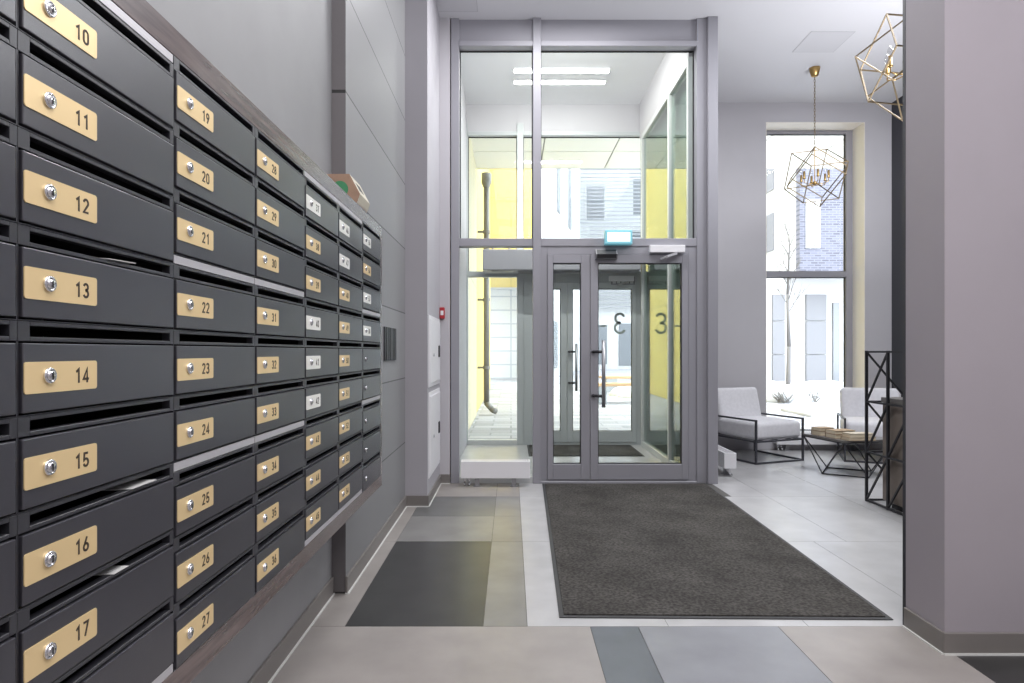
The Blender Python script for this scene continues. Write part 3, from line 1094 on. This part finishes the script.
# vestibule ceiling lights
for (y, l) in ((6.93, 'nearer linear ceiling light in the vestibule'), (7.22, 'farther linear ceiling light in the vestibule')):
    t = thing('linear_light', l, 'light', (0.03, y, ZV), group='linear lights on the vestibule ceiling')
    b = new()
    box(b, 0, 1.06, -0.045, 0.045, -0.02, -0.001, 0.002, 1)
    obj('housing', b, 'white_enamel', t)
    b = new()
    box(b, 0.01, 1.05, -0.038, 0.038, -0.024, -0.0195)
    obj('diffuser', b, 'led', t)


# ------------------------------------------------------------------ mats
def floor_mat(name, P, label):
    """P: four corners (x,y) counter-clockwise; border of rubber"""
    t = thing(name, label, 'mat', (P[0][0], P[0][1], 0))
    o0 = Vector((P[0][0], P[0][1], 0))
    V = [Vector((x, y, 0)) - o0 for x, y in P]
    c = sum(V, Vector()) / 4
    b = new()
    prism(b, [v + Vector((0, 0, 0.001)) for v in V], (0, 0, 0.004))
    obj('rubber_edge', b, 'rubber', t)
    b = new()
    n = 40
    ins = 0.022
    W = []
    for v in V:
        d = (c - v)
        W.append(v + Vector((math.copysign(ins, d.x), math.copysign(ins, d.y), 0)))
    tb = bmesh.new()
    grid = []
    for i in range(n + 1):
        r_ = []
        for j in range(n + 1):
            u, v = i / n, j / n
            p = W[0].lerp(W[1], u).lerp(W[3].lerp(W[2], u), v)
            r_.append(tb.verts.new((p.x, p.y, 0.0105 + random.uniform(-0.0006, 0.0006))))
        grid.append(r_)
    for i in range(n):
        for j in range(n):
            tb.faces.new((grid[i][j], grid[i + 1][j], grid[i + 1][j + 1], grid[i][j + 1]))
    edge = [e_ for e_ in tb.edges if e_.is_boundary]
    ret = bmesh.ops.extrude_edge_only(tb, edges=edge)
    for v in ret['geom']:
        if isinstance(v, bmesh.types.BMVert):
            v.co.z = 0.004
    bmesh.ops.recalc_face_normals(tb, faces=tb.faces[:])
    _merge(b, tb, 0)
    obj('carpet_pile', b, 'mat', t)


floor_mat('entrance_mat', [(0.2135, 2.765), (1.675, 2.742), (1.74, 5.565), (0.278, 5.565)], 'large dark brown entrance mat with rubber edge before the door')
floor_mat('vestibule_mat', [(0.20, 7.02), (1.50, 7.02), (1.50, 7.86), (0.20, 7.86)], 'dark mat inside the vestibule behind the glass door')


# ------------------------------------------------------------------ seating corner
def armchair(loc, rz, label):
    t = thing('armchair', label, 'armchair', loc, rz, 'armchairs in the seating corner')
    r = 0.0095
    hw, hd, ha = 0.325, 0.35, 0.455
    for s in (-1, 1):
        b = new()
        x = s * hw
        bar(b, (x, -hd, 0.0), (x, -hd, ha), r)
        bar(b, (x, hd, 0.0), (x, hd, ha), r)
        bar(b, (x, -hd - r, ha), (x, hd + r, ha), r)
        bar(b, (x, -hd, r), (x, hd, r), r)
        obj('side_frame', b, 'dark_metal', t)
    b = new()
    bar(b, (-hw, -hd, 0.235), (hw, -hd, 0.235), r)
    bar(b, (-hw, hd, 0.235), (hw, hd, 0.235), r)
    bar(b, (-hw, -hd, 0.235), (-hw, hd, 0.235), r)
    bar(b, (hw, -hd, 0.235), (hw, hd, 0.235), r)
    bar(b, (-hw, -hd, r), (hw, -hd, r), r)
    for x in (-0.2, 0, 0.2):
        bar(b, (x, -hd, 0.235), (x, hd, 0.235), 0.007)
    bar(b, (-0.25, hd - 0.02, 0.235), (-0.25, hd + 0.06, 0.70), r)
    bar(b, (0.25, hd - 0.02, 0.235), (0.25, hd + 0.06, 0.70), r)
    obj('seat_frame', b, 'dark_metal', t)
    b = new()
    cushion(b, -hw + 0.012, hw - 0.012, -hd + 0.0, hd - 0.08, 0.248, 0.43, 0.045, 0.02)
    obj('seat_cushion', b, 'fabric', t)
    b = new()
    xf = Matrix.Translation((0, hd - 0.09, 0.42)) @ Matrix.Rotation(math.radians(-14), 4, 'X')
    cushion(b, -hw + 0.02, hw - 0.02, -0.065, 0.065, -0.04, 0.345, 0.045, 0.0, xf)
    obj('back_cushion', b, 'fabric', t)
    return t


ch = armchair((2.717, 6.96, 0), math.radians(22.4), 'pale grey armchair with slim black frame left of the window table')
dup(ch, (4.0, 6.89, 0), math.radians(-22), 'pale grey armchair partly hidden behind the black lattice frame')

# coffee table, antiprism wire base
TP = [(2.93, 6.28), (3.05, 5.75), (3.59, 5.87), (3.47, 6.40)]
tc = Vector((sum(p[0] for p in TP) / 4, sum(p[1] for p in TP) / 4, 0))
tb_ = thing('coffee_table', 'low square coffee table on a black wire pyramid base', 'table', tc)
P3 = [Vector((x, y, 0)) - tc for x, y in TP]
b = new()
prism(b, [p + Vector((0, 0, 0.338)) for p in P3], (0, 0, 0.018))
obj('tabletop', b, 'table_top', tb_)
b = new()
r = 0.006
V3 = [(P3[i] + P3[(i + 1) % 4]) / 2 + Vector((0, 0, r)) for i in range(4)]
T3 = [p * 0.985 + Vector((0, 0, 0.332)) for p in P3]
for i in range(4):
    bar(b, V3[i], V3[(i + 1) % 4], r, sides=8)
    bar(b, T3[i], T3[(i + 1) % 4], r, sides=8)
    bar(b, T3[i], V3[i], r, sides=8)
    bar(b, T3[(i + 1) % 4], V3[i], r, sides=8)
obj('wire_base', b, 'black_metal', tb_)


def book(x, y, z, L, W, T, rz, cover, label):
    t = thing('book', label, 'book', (x, y, z), rz, 'old books on the coffee table')
    b = new()
    box(b, -L / 2, L / 2, -W / 2, W / 2, 0, 0.003)
    box(b, -L / 2, L / 2, -W / 2, W / 2, T - 0.003, T)
    box(b, -L / 2, L / 2, W / 2 - 0.004, W / 2, 0.003, T - 0.003)
    obj('cover', b, cover, t)
    b = new()
    box(b, -L / 2 + 0.004, L / 2 - 0.004, -W / 2 + 0.004, W / 2 - 0.0045, 0.0032, T - 0.0032)
    obj('page_block', b, 'pages', t)


zt = 0.357
for (x, y, rz, items) in ((3.07, 6.16, 0.25, ((0.17, 0.13, 0.045, 'book_brown', 'brown book at the bottom left of the table'), (0.165, 0.125, 0.03, 'book_tan', 'tan book topping the leftmost pile on the table'))),
                          (3.14, 5.97, 0.2, ((0.22, 0.14, 0.04, 'book_brown', 'brown book at the bottom of the middle pile'), (0.22, 0.14, 0.035, 'book_tan', 'tan book topping the middle pile on the table'))),
                          (3.23, 5.82, 0.1, ((0.27, 0.12, 0.03, 'book_tan', 'tan book at the bottom of the front pile'), (0.24, 0.12, 0.035, 'book_cream', 'cream book topping the front pile on the table')))):
    z = zt
    for (L, W, T, cv_, l) in items:
        book(x, y, z, L, W, T, rz, cv_, l)
        z += T + 0.0005

# black lattice frame and desk
lf = thing('lattice_frame', 'tall black metal lattice frame with crossed braces before the desk', 'shelf frame', (2.80, 4.93, 0))
r = 0.009
yp = [0.0, -0.28, -0.56]
zp = [0.012, 0.39, 0.785, 1.175]
for y in yp:
    b = new()
    bar(b, (0, y, 0), (0, y, 1.184), r)
    obj('post', b, 'black_metal', lf)
b = new()
bar(b, (0.33, 0, 0), (0.33, 0, 1.184), r)
obj('post', b, 'black_metal', lf)
for z in zp:
    b = new()
    bar(b, (0, r, z), (0, yp[2] - r, z), r * 0.8)
    bar(b, (0, 0, z), (0.33, 0, z), r * 0.8)
    obj('rail', b, 'black_metal', lf)
b = new()
for i in range(3):
    for j in range(2):
        if i + j < 3:
            bar(b, (0, yp[j], zp[i]), (0, yp[j + 1], zp[i + 1]), r * 0.7)
obj('side_brace', b, 'black_metal', lf)
b = new()
for i in range(3):
    bar(b, (0, 0, zp[i + 1]), (0.33, 0, zp[i]), r * 0.7)
obj('end_brace', b, 'black_metal', lf)

dk = thing('reception_desk', 'bronze brown reception desk behind the black lattice frame', 'desk', (2.83, 3.3, 0))
b = new()
box(b, 0.0, 0.6, 0.0, 1.47, 0.05, 0.79, 0.004, 1)
obj('body', b, 'desk', dk)
b = new()
box(b, -0.0, 0.62, -0.01, 1.49, 0.79, 0.83, 0.003, 1)
obj('worktop', b, 'desk_top', dk)
b = new()
box(b, 0.04, 0.56, 0.04, 1.42, 0.0, 0.05)
obj('plinth', b, 'black_metal', dk)


# ------------------------------------------------------------------ cage chandeliers
WR = 0.0042
def chandelier(loc, ztop, zc, rz, label, wire, body):
    t = thing('cage_chandelier', label, 'chandelier', loc, rz, 'geometric cage chandeliers')
    # loc is the ceiling point; local z downward from 0
    b = new()
    lathe(b, [(0.0, 0.0), (0.055, 0.0), (0.052, -0.02), (0.035, -0.085), (0.012, -0.095), (0.0, -0.095)], 20)
    obj('ceiling_cup', b, body, t)
    cz = zc - loc[2]
    R = 0.329
    top, bot = cz + R, cz - R
    # chain of links
    b = new()
    z = -0.09
    k = 0
    n_links = int((-0.09 - top) / 0.030)
    step = (-0.09 - top) / max(1, n_links)
    for i in range(n_links):
        zc_ = -0.09 - (i + 0.5) * step
        pts = []
        for a in range(9):
            an = a * PI / 4
            u, v = 0.008 * math.cos(an), 0.021 * math.sin(an)
            pts.append((u, 0, zc_ + v) if i % 2 else (0, u, zc_ + v))
        tube(b, pts, 0.0024, 5)
    obj('chain', b, wire, t)
    # two interlocked cube frames, one hung by a corner, one leaning
    cages = (((-0.1562, 0.0288, 0.1095), (0.0873, 0.1495, 0.0852), (0.0722, -0.1185, 0.134), (-0.0033, -0.0598, 0.0)),
             ((0.0282, -0.1582, -0.1133), (0.1941, 0.0151, 0.0273), (-0.0132, -0.1158, 0.1584), (0.007, 0.006, 0.025)))
    for va, vb, vc, vo in cages:
        va, vb, vc, vo = Vector(va), Vector(vb), Vector(vc), Vector(vo) + Vector((0, 0, cz))
        b = new()
        for i in (-1, 1):
            for j in (-1, 1):
                bar(b, vo + va * i + vb * j - vc * 1.02, vo + va * i + vb * j + vc * 1.02, WR)
                bar(b, vo + va * i - vb + vc * j, vo + va * i + vb + vc * j, WR)
                bar(b, vo - va + vb * i + vc * j, vo + va + vb * i + vc * j, WR)
        obj('wire_cage', b, wire, t)
    b = new()
    bar(b, (0, 0, top), (0, 0, cz - 0.06), 0.005, sides=8)
    lathe(b, [(0, cz - 0.085), (0.012, cz - 0.075), (0.022, cz - 0.055), (0.012, cz - 0.035), (0, cz - 0.03)], 14)
    obj('stem', b, body, t)
    for i in range(6):
        a = i * PI / 3 + 0.3
        dx, dy = math.cos(a), math.sin(a)
        b = new()
        q = 0.135
        tube(b, [(0, 0, cz - 0.055), (dx * q * 0.6, dy * q * 0.6, cz - 0.07), (dx * q, dy * q, cz - 0.055), (dx * q, dy * q, cz - 0.02)], 0.0045, 6)
        lathe(b, [(0.0, -0.02), (0.018, -0.018), (0.012, -0.008), (0.0115, 0.055), (0, 0.056)], 12, xf=Matrix.Translation((dx * q, dy * q, cz)))
        arm = obj('arm', b, body, t)
        b = new()
        lathe(b, [(0.0, 0.0), (0.011, 0.002), (0.019, 0.022), (0.017, 0.04), (0.008, 0.058), (0.0, 0.066)], 12)
        obj('bulb', b, 'bulb', arm, (dx * q, dy * q, cz + 0.056))
    return t


chandelier((3.19, 6.575, CEIL), CEIL, 3.0, 0.0, 'geometric cage chandelier hanging before the tall window', 'gold_dark', 'gold')
chandelier((2.67, 4.2, CEIL), CEIL, 3.1, 2.95, 'geometric gold cage chandelier half hidden by the mauve wall end', 'gold_dark', 'gold')

# ------------------------------------------------------------------ outside
b = new()
box(b, -6, 30, 8.08, 60, -0.3, -0.03)
struct('ground', b, 'paving', 'pale courtyard paving outside the entrance', 'paving')
b = new()
box(b, XV0 - 0.1, 1.9, 8.02, 8.08, -0.2, -0.005)
struct('trim_3', b, 'frame', 'grey outer door sill', 'trim')

# left yellow side facade
sf = thing('side_building', 'yellow clad building wing left of the courtyard entrance', 'building', (-0.65, 8.1, -0.03))
b = new()
box(b, -3.0, 0.0, 0.0, 3.7, 0, 4.64)
obj('cream_wall', b, 'cream_side', sf)
b = new()
box(b, -3.0, -0.03, 3.7, 12.5, 0, 9.0)
obj('yellow_wall', b, 'yellow_side', sf)
# far block: yellow volume over white tiled base
fbk = thing('far_building', 'far building with a yellow upper volume over a white tiled wall', 'building', (0, 20.6, 0))
b = new()
box(b, -3.0, 1.0, 0.0, 6.0, 3.9, 12)
obj('yellow_volume', b, 'yellow', fbk)
b = new()
box(b, -3.0, 1.2, 7.0, 8.0, -0.1, 3.9)
obj('tiled_wall', b, 'white_tile', fbk)
b = new()
box(b, -3.0, 1.0, 6.0, 8.0, 3.9, 12)
obj('rear_wall', b, 'white_facade', fbk)

# canopy
cnp = thing('canopy', 'white panelled canopy soffit over the courtyard entrance', 'canopy', (0, 8.1, 4.63))
b = new()
box(b, -0.66, 7.0, -0.04, 3.7, 0.012, 0.40)
obj('canopy_slab', b, 'soffit_joint', cnp)
b = new()
xs = [-0.70, 0.55, 1.76, 2.97, 4.18, 5.4, 7.0]
ysj = [-0.04, 1.35, 2.7, 3.7]
for xa, xb in zip(xs[:-1], xs[1:]):
    for y_a, y_b in zip(ysj[:-1], ysj[1:]):
        box(b, xa + 0.012, xb - 0.012, y_a + 0.012, y_b - 0.012, 0.0, 0.02)
obj('soffit_panels', b, 'soffit', cnp)
b = new()
box(b, -0.66, 7.0, 3.7, 3.73, 0.0, 0.42)
obj('fascia', b, 'white_facade', cnp)
dc = thing('dome_camera', 'small dark dome camera under the canopy soffit', 'camera', (-0.42, 9.45, 4.63))
b = new()
lathe(b, [(0.0, 0.0), (0.075, 0.0), (0.075, -0.04), (0.06, -0.045)], 16)
obj('base_ring', b, 'white_enamel', dc)
b = new()
lathe(b, [(0.06, -0.04), (0.055, -0.07), (0.03, -0.095), (0.0, -0.10)], 16)
obj('dome', b, 'window_dark', dc)

# downpipe
dp = thing('downpipe', 'grey metal downpipe by the yellow wall outside', 'pipe', (-0.47, 12.0, -0.03))
b = new()
tube(b, [(0.0, 0, 4.5), (0, 0, 0.22), (0.12, -0.12, 0.10), (0.18, -0.18, 0.08)], 0.055, 12)
obj('pipe', b, 'pipe', dp)
b = new()
lathe(b, [(0.055, 4.34), (0.095, 4.44), (0.095, 4.62), (0.0, 4.62)], 14)
obj('hopper', b, 'pipe', dp)
for z in (0.9, 2.2, 3.5):
    b = new()
    bar(b, (0, 0, z), (-0.17, 0.0, z), 0.02)
    bar(b, (0, 0, z - 0.03), (0, 0, z + 0.03), 0.068, sides=12)
    obj('bracket', b, 'pipe', dp)

# white building in the middle, receding, with tall windows
mb = thing('courtyard_building', 'white courtyard building with slim tall windows seen through the transom', 'building', (0, 0, 0))
b = new()
prism(b, [(1.25, 26, -0.05), (4.4, 40, -0.05), (4.4, 46, -0.05), (1.25, 46, -0.05)], (0, 0, 16))
obj('wall', b, 'white_facade', mb)
pa, pb = Vector((1.25, 26, 0)), Vector((4.4, 40, 0))
for t0, t1, z0, z1 in ((0.30, 0.37, 8.0, 10.6), (0.60, 0.68, 8.0, 11.4), (0.30, 0.36, 4.3, 6.4), (0.62, 0.68, 4.3, 6.0), (0.2, 0.3, 0.4, 2.6), (0.6, 0.7, 0.3, 2.8)):
    b = new()
    nrm = Vector((pb.y - pa.y, -(pb.x - pa.x), 0)).normalized()
    p, q = pa.lerp(pb, t0) + nrm * 0.01, pa.lerp(pb, t1) + nrm * 0.01
    prism(b, [p + Vector((0, 0, z0)), q + Vector((0, 0, z0)), q + Vector((0, 0, z1)), p + Vector((0, 0, z1))], nrm * 0.05)
    obj('window', b, 'window_dark', mb)
lb = thing('louvred_building', 'pale building covered with horizontal louvre fins beyond the courtyard', 'building', (0, 42, 0))
b = new()
box(b, 4.42, 16, 1.0, 8, -0.05, 17)
obj('wall', b, 'white_facade', lb)
b = new()
for i in range(48):
    z = 4.2 + i * 0.26
    box(b, 4.45, 15.9, 0.55, 0.70, z, z + 0.05)
obj('louvre_fins', b, 'louver', lb)
for (xa, xb, z0, z1) in ((5.6, 7.0, 6.0, 8.6), (8.2, 9.9, 4.8, 9.4), (5.2, 6.4, 10.2, 12.5), (8.4, 9.6, 10.5, 13), (5.2, 6.6, 0.3, 3.0), (7.4, 8.8, 0.2, 3.1)):
    b = new()
    box(b, xa, xb, 0.97, 1.01, z0, z1)
    obj('window', b, 'window_dark', lb)

# benches
for (x, y, rz, l) in ((1.75, 14.4, 0.12, 'nearer courtyard bench of timber on concrete blocks'), (2.7, 18.5, 0.1, 'farther courtyard bench of timber on concrete blocks')):
    t = thing('bench', l, 'bench', (x, y, -0.03), rz, 'timber benches in the courtyard')
    for s in (0.12, 1.35):
        b = new()
        box(b, s, s + 0.35, 0.0, 0.45, 0, 0.40, 0.01, 1)
        obj('block', b, 'concrete', t)
    b = new()
    for i in range(4):
        box(b, 0.0, 1.9, 0.0 + i * 0.115, 0.10 + i * 0.115, 0.40, 0.47, 0.005, 1)
    obj('seat', b, 'bench_wood', t)
b = new()
for i in range(9):
    a = Matrix.Translation((3.4 + random.uniform(-0.5, 1.2), 17 + random.uniform(-0.7, 0.7), -0.05)) @ Matrix.Diagonal((1, 0.8, 0.55, 1))
    t_ = bmesh.new()
    bmesh.ops.create_icosphere(t_, subdivisions=3, radius=random.uniform(0.35, 0.6), matrix=a)
    _merge(b, t_, 0, None, True)
tag(obj('snow_heap', b, 'snow'), 'snow heap behind the courtyard benches', 'snow', kind='stuff')

# right-hand view: brick tower on a white ground floor
bt = thing('brick_building', 'grey brick building over a white ground floor seen through the tall window', 'building', (0, 22, 0))
b = new()
box(b, 10.15, 20, 0.0, 0.3, 3.9, 14)
obj('brick_wall', b, 'brick', bt)
b = new()
box(b, 10.35, 10.85, -0.06, 0.02, 4.8, 6.5, 0.01, 1)
wf_ = obj('window', b, 'white_facade', bt)
b = new()
box(b, 10.62, 10.68, -0.08, -0.05, 4.85, 6.45)
obj('window_bar', b, 'facade_grey', wf_)
b = new()
box(b, 7.0, 20, 1.4, 8, -0.05, 3.9)
obj('ground_floor_wall', b, 'white_facade', bt)
for (xa, xb) in ((9.75, 10.2), (11.0, 11.75)):
    b = new()
    for z0, z1 in ((0.0, 1.05), (1.08, 2.3), (2.33, 3.3)):
        box(b, xa, xb, 1.3, 1.42, z0, z1)
    obj('grey_panel', b, 'facade_grey', bt)
b = new()
box(b, 12.0, 12.22, 1.3, 1.42, 0.0, 3.0)
obj('dark_opening', b, 'window_dark', bt)
b = new()
box(b, 10.15, 20, 0.3, 8, 3.9, 14)
obj('white_side_wall', b, 'white_facade', bt)
for (y0, y1, z0, z1) in ((2.15, 3.7, 7.45, 8.5), (2.15, 3.7, 5.1, 6.55)):
    b = new()
    box(b, 10.11, 10.16, y0, y1, z0, z1)
    obj('side_window', b, 'facade_grey', bt)

# snow bank with shrubs and a bare tree
b = new()
for i in range(34):
    x, y = random.uniform(6.2, 10.5), random.uniform(15.0, 17.2)
    a = Matrix.Translation((x, y, 0.02)) @ Matrix.Diagonal((1.1, 0.9, 0.65, 1))
    t_ = bmesh.new()
    bmesh.ops.create_icosphere(t_, subdivisions=3, radius=random.uniform(0.3, 0.62), matrix=a)
    for v in t_.verts:
        v.co += Vector((random.uniform(-1, 1), random.uniform(-1, 1), random.uniform(-1, 1))) * 0.012
    _merge(b, t_, 0, None, True)
box(b, 5.5, 9.5, 11.5, 12.8, -0.05, 0.04, 0.03, 2)
tag(obj('snow_bank', b, 'snow'), 'bank of snow outside the tall window', 'snow', kind='stuff')

for (x, y, l) in ((6.36, 14.6, 'dry shrub poking from the snow below the bare tree'), (7.05, 14.7, 'dry shrub poking from the snow right of the bare tree')):
    b = new()
    for i in range(46):
        a = random.uniform(0, 2 * PI)
        u = random.uniform(0.05, 0.34)
        p0 = Vector((random.uniform(-0.12, 0.12), random.uniform(-0.1, 0.1), 0))
        bar(b, p0, p0 + Vector((u * math.cos(a), u * 0.7 * math.sin(a), random.uniform(0.12, 0.34))), 0.008, 0.003, sides=4)
    tag(obj('shrub', b, 'shrub', None, (x, y, 0.0)), l, 'shrub', 'dry shrubs in the snow')

tr = thing('bare_tree', 'young bare tree in the snow outside the tall window', 'tree', (6.9, 15.6, 0))
tb2 = new()
bb = new()
bar(tb2, (0, 0, -0.05), (0.03, 0, 1.3), 0.065, 0.05, sides=10, smooth=True)
bar(tb2, (0.03, 0, 1.3), (0.0, 0.02, 2.6), 0.05, 0.035, sides=10, smooth=True)
bar(tb2, (0.0, 0.02, 2.6), (0.06, 0, 4.3), 0.035, 0.008, sides=8, smooth=True)
obj('trunk', tb2, 'bark', tr)


def branch(p, d, L, r_, depth):
    q = p + d * L
    bar(bb, p, q, r_, r_ * 0.6, sides=5, smooth=True)
    if depth:
        for i in range(3):
            nd = (d + Vector((random.uniform(-.6, .6), random.uniform(-.6, .6), random.uniform(-.1, .6)))).normalized()
            branch(p.lerp(q, random.uniform(0.4, 1)), nd, L * 0.6, r_ * 0.55, depth - 1)


for i in range(13):
    z = 2.15 + i * 0.16
    a = i * 2.4
    branch(Vector((0.02, 0, z)), Vector((math.cos(a) * 0.7, math.sin(a) * 0.7, 1.15)).normalized(), 0.55 - i * 0.022, 0.012, 2)
obj('branches', bb, 'bark', tr)
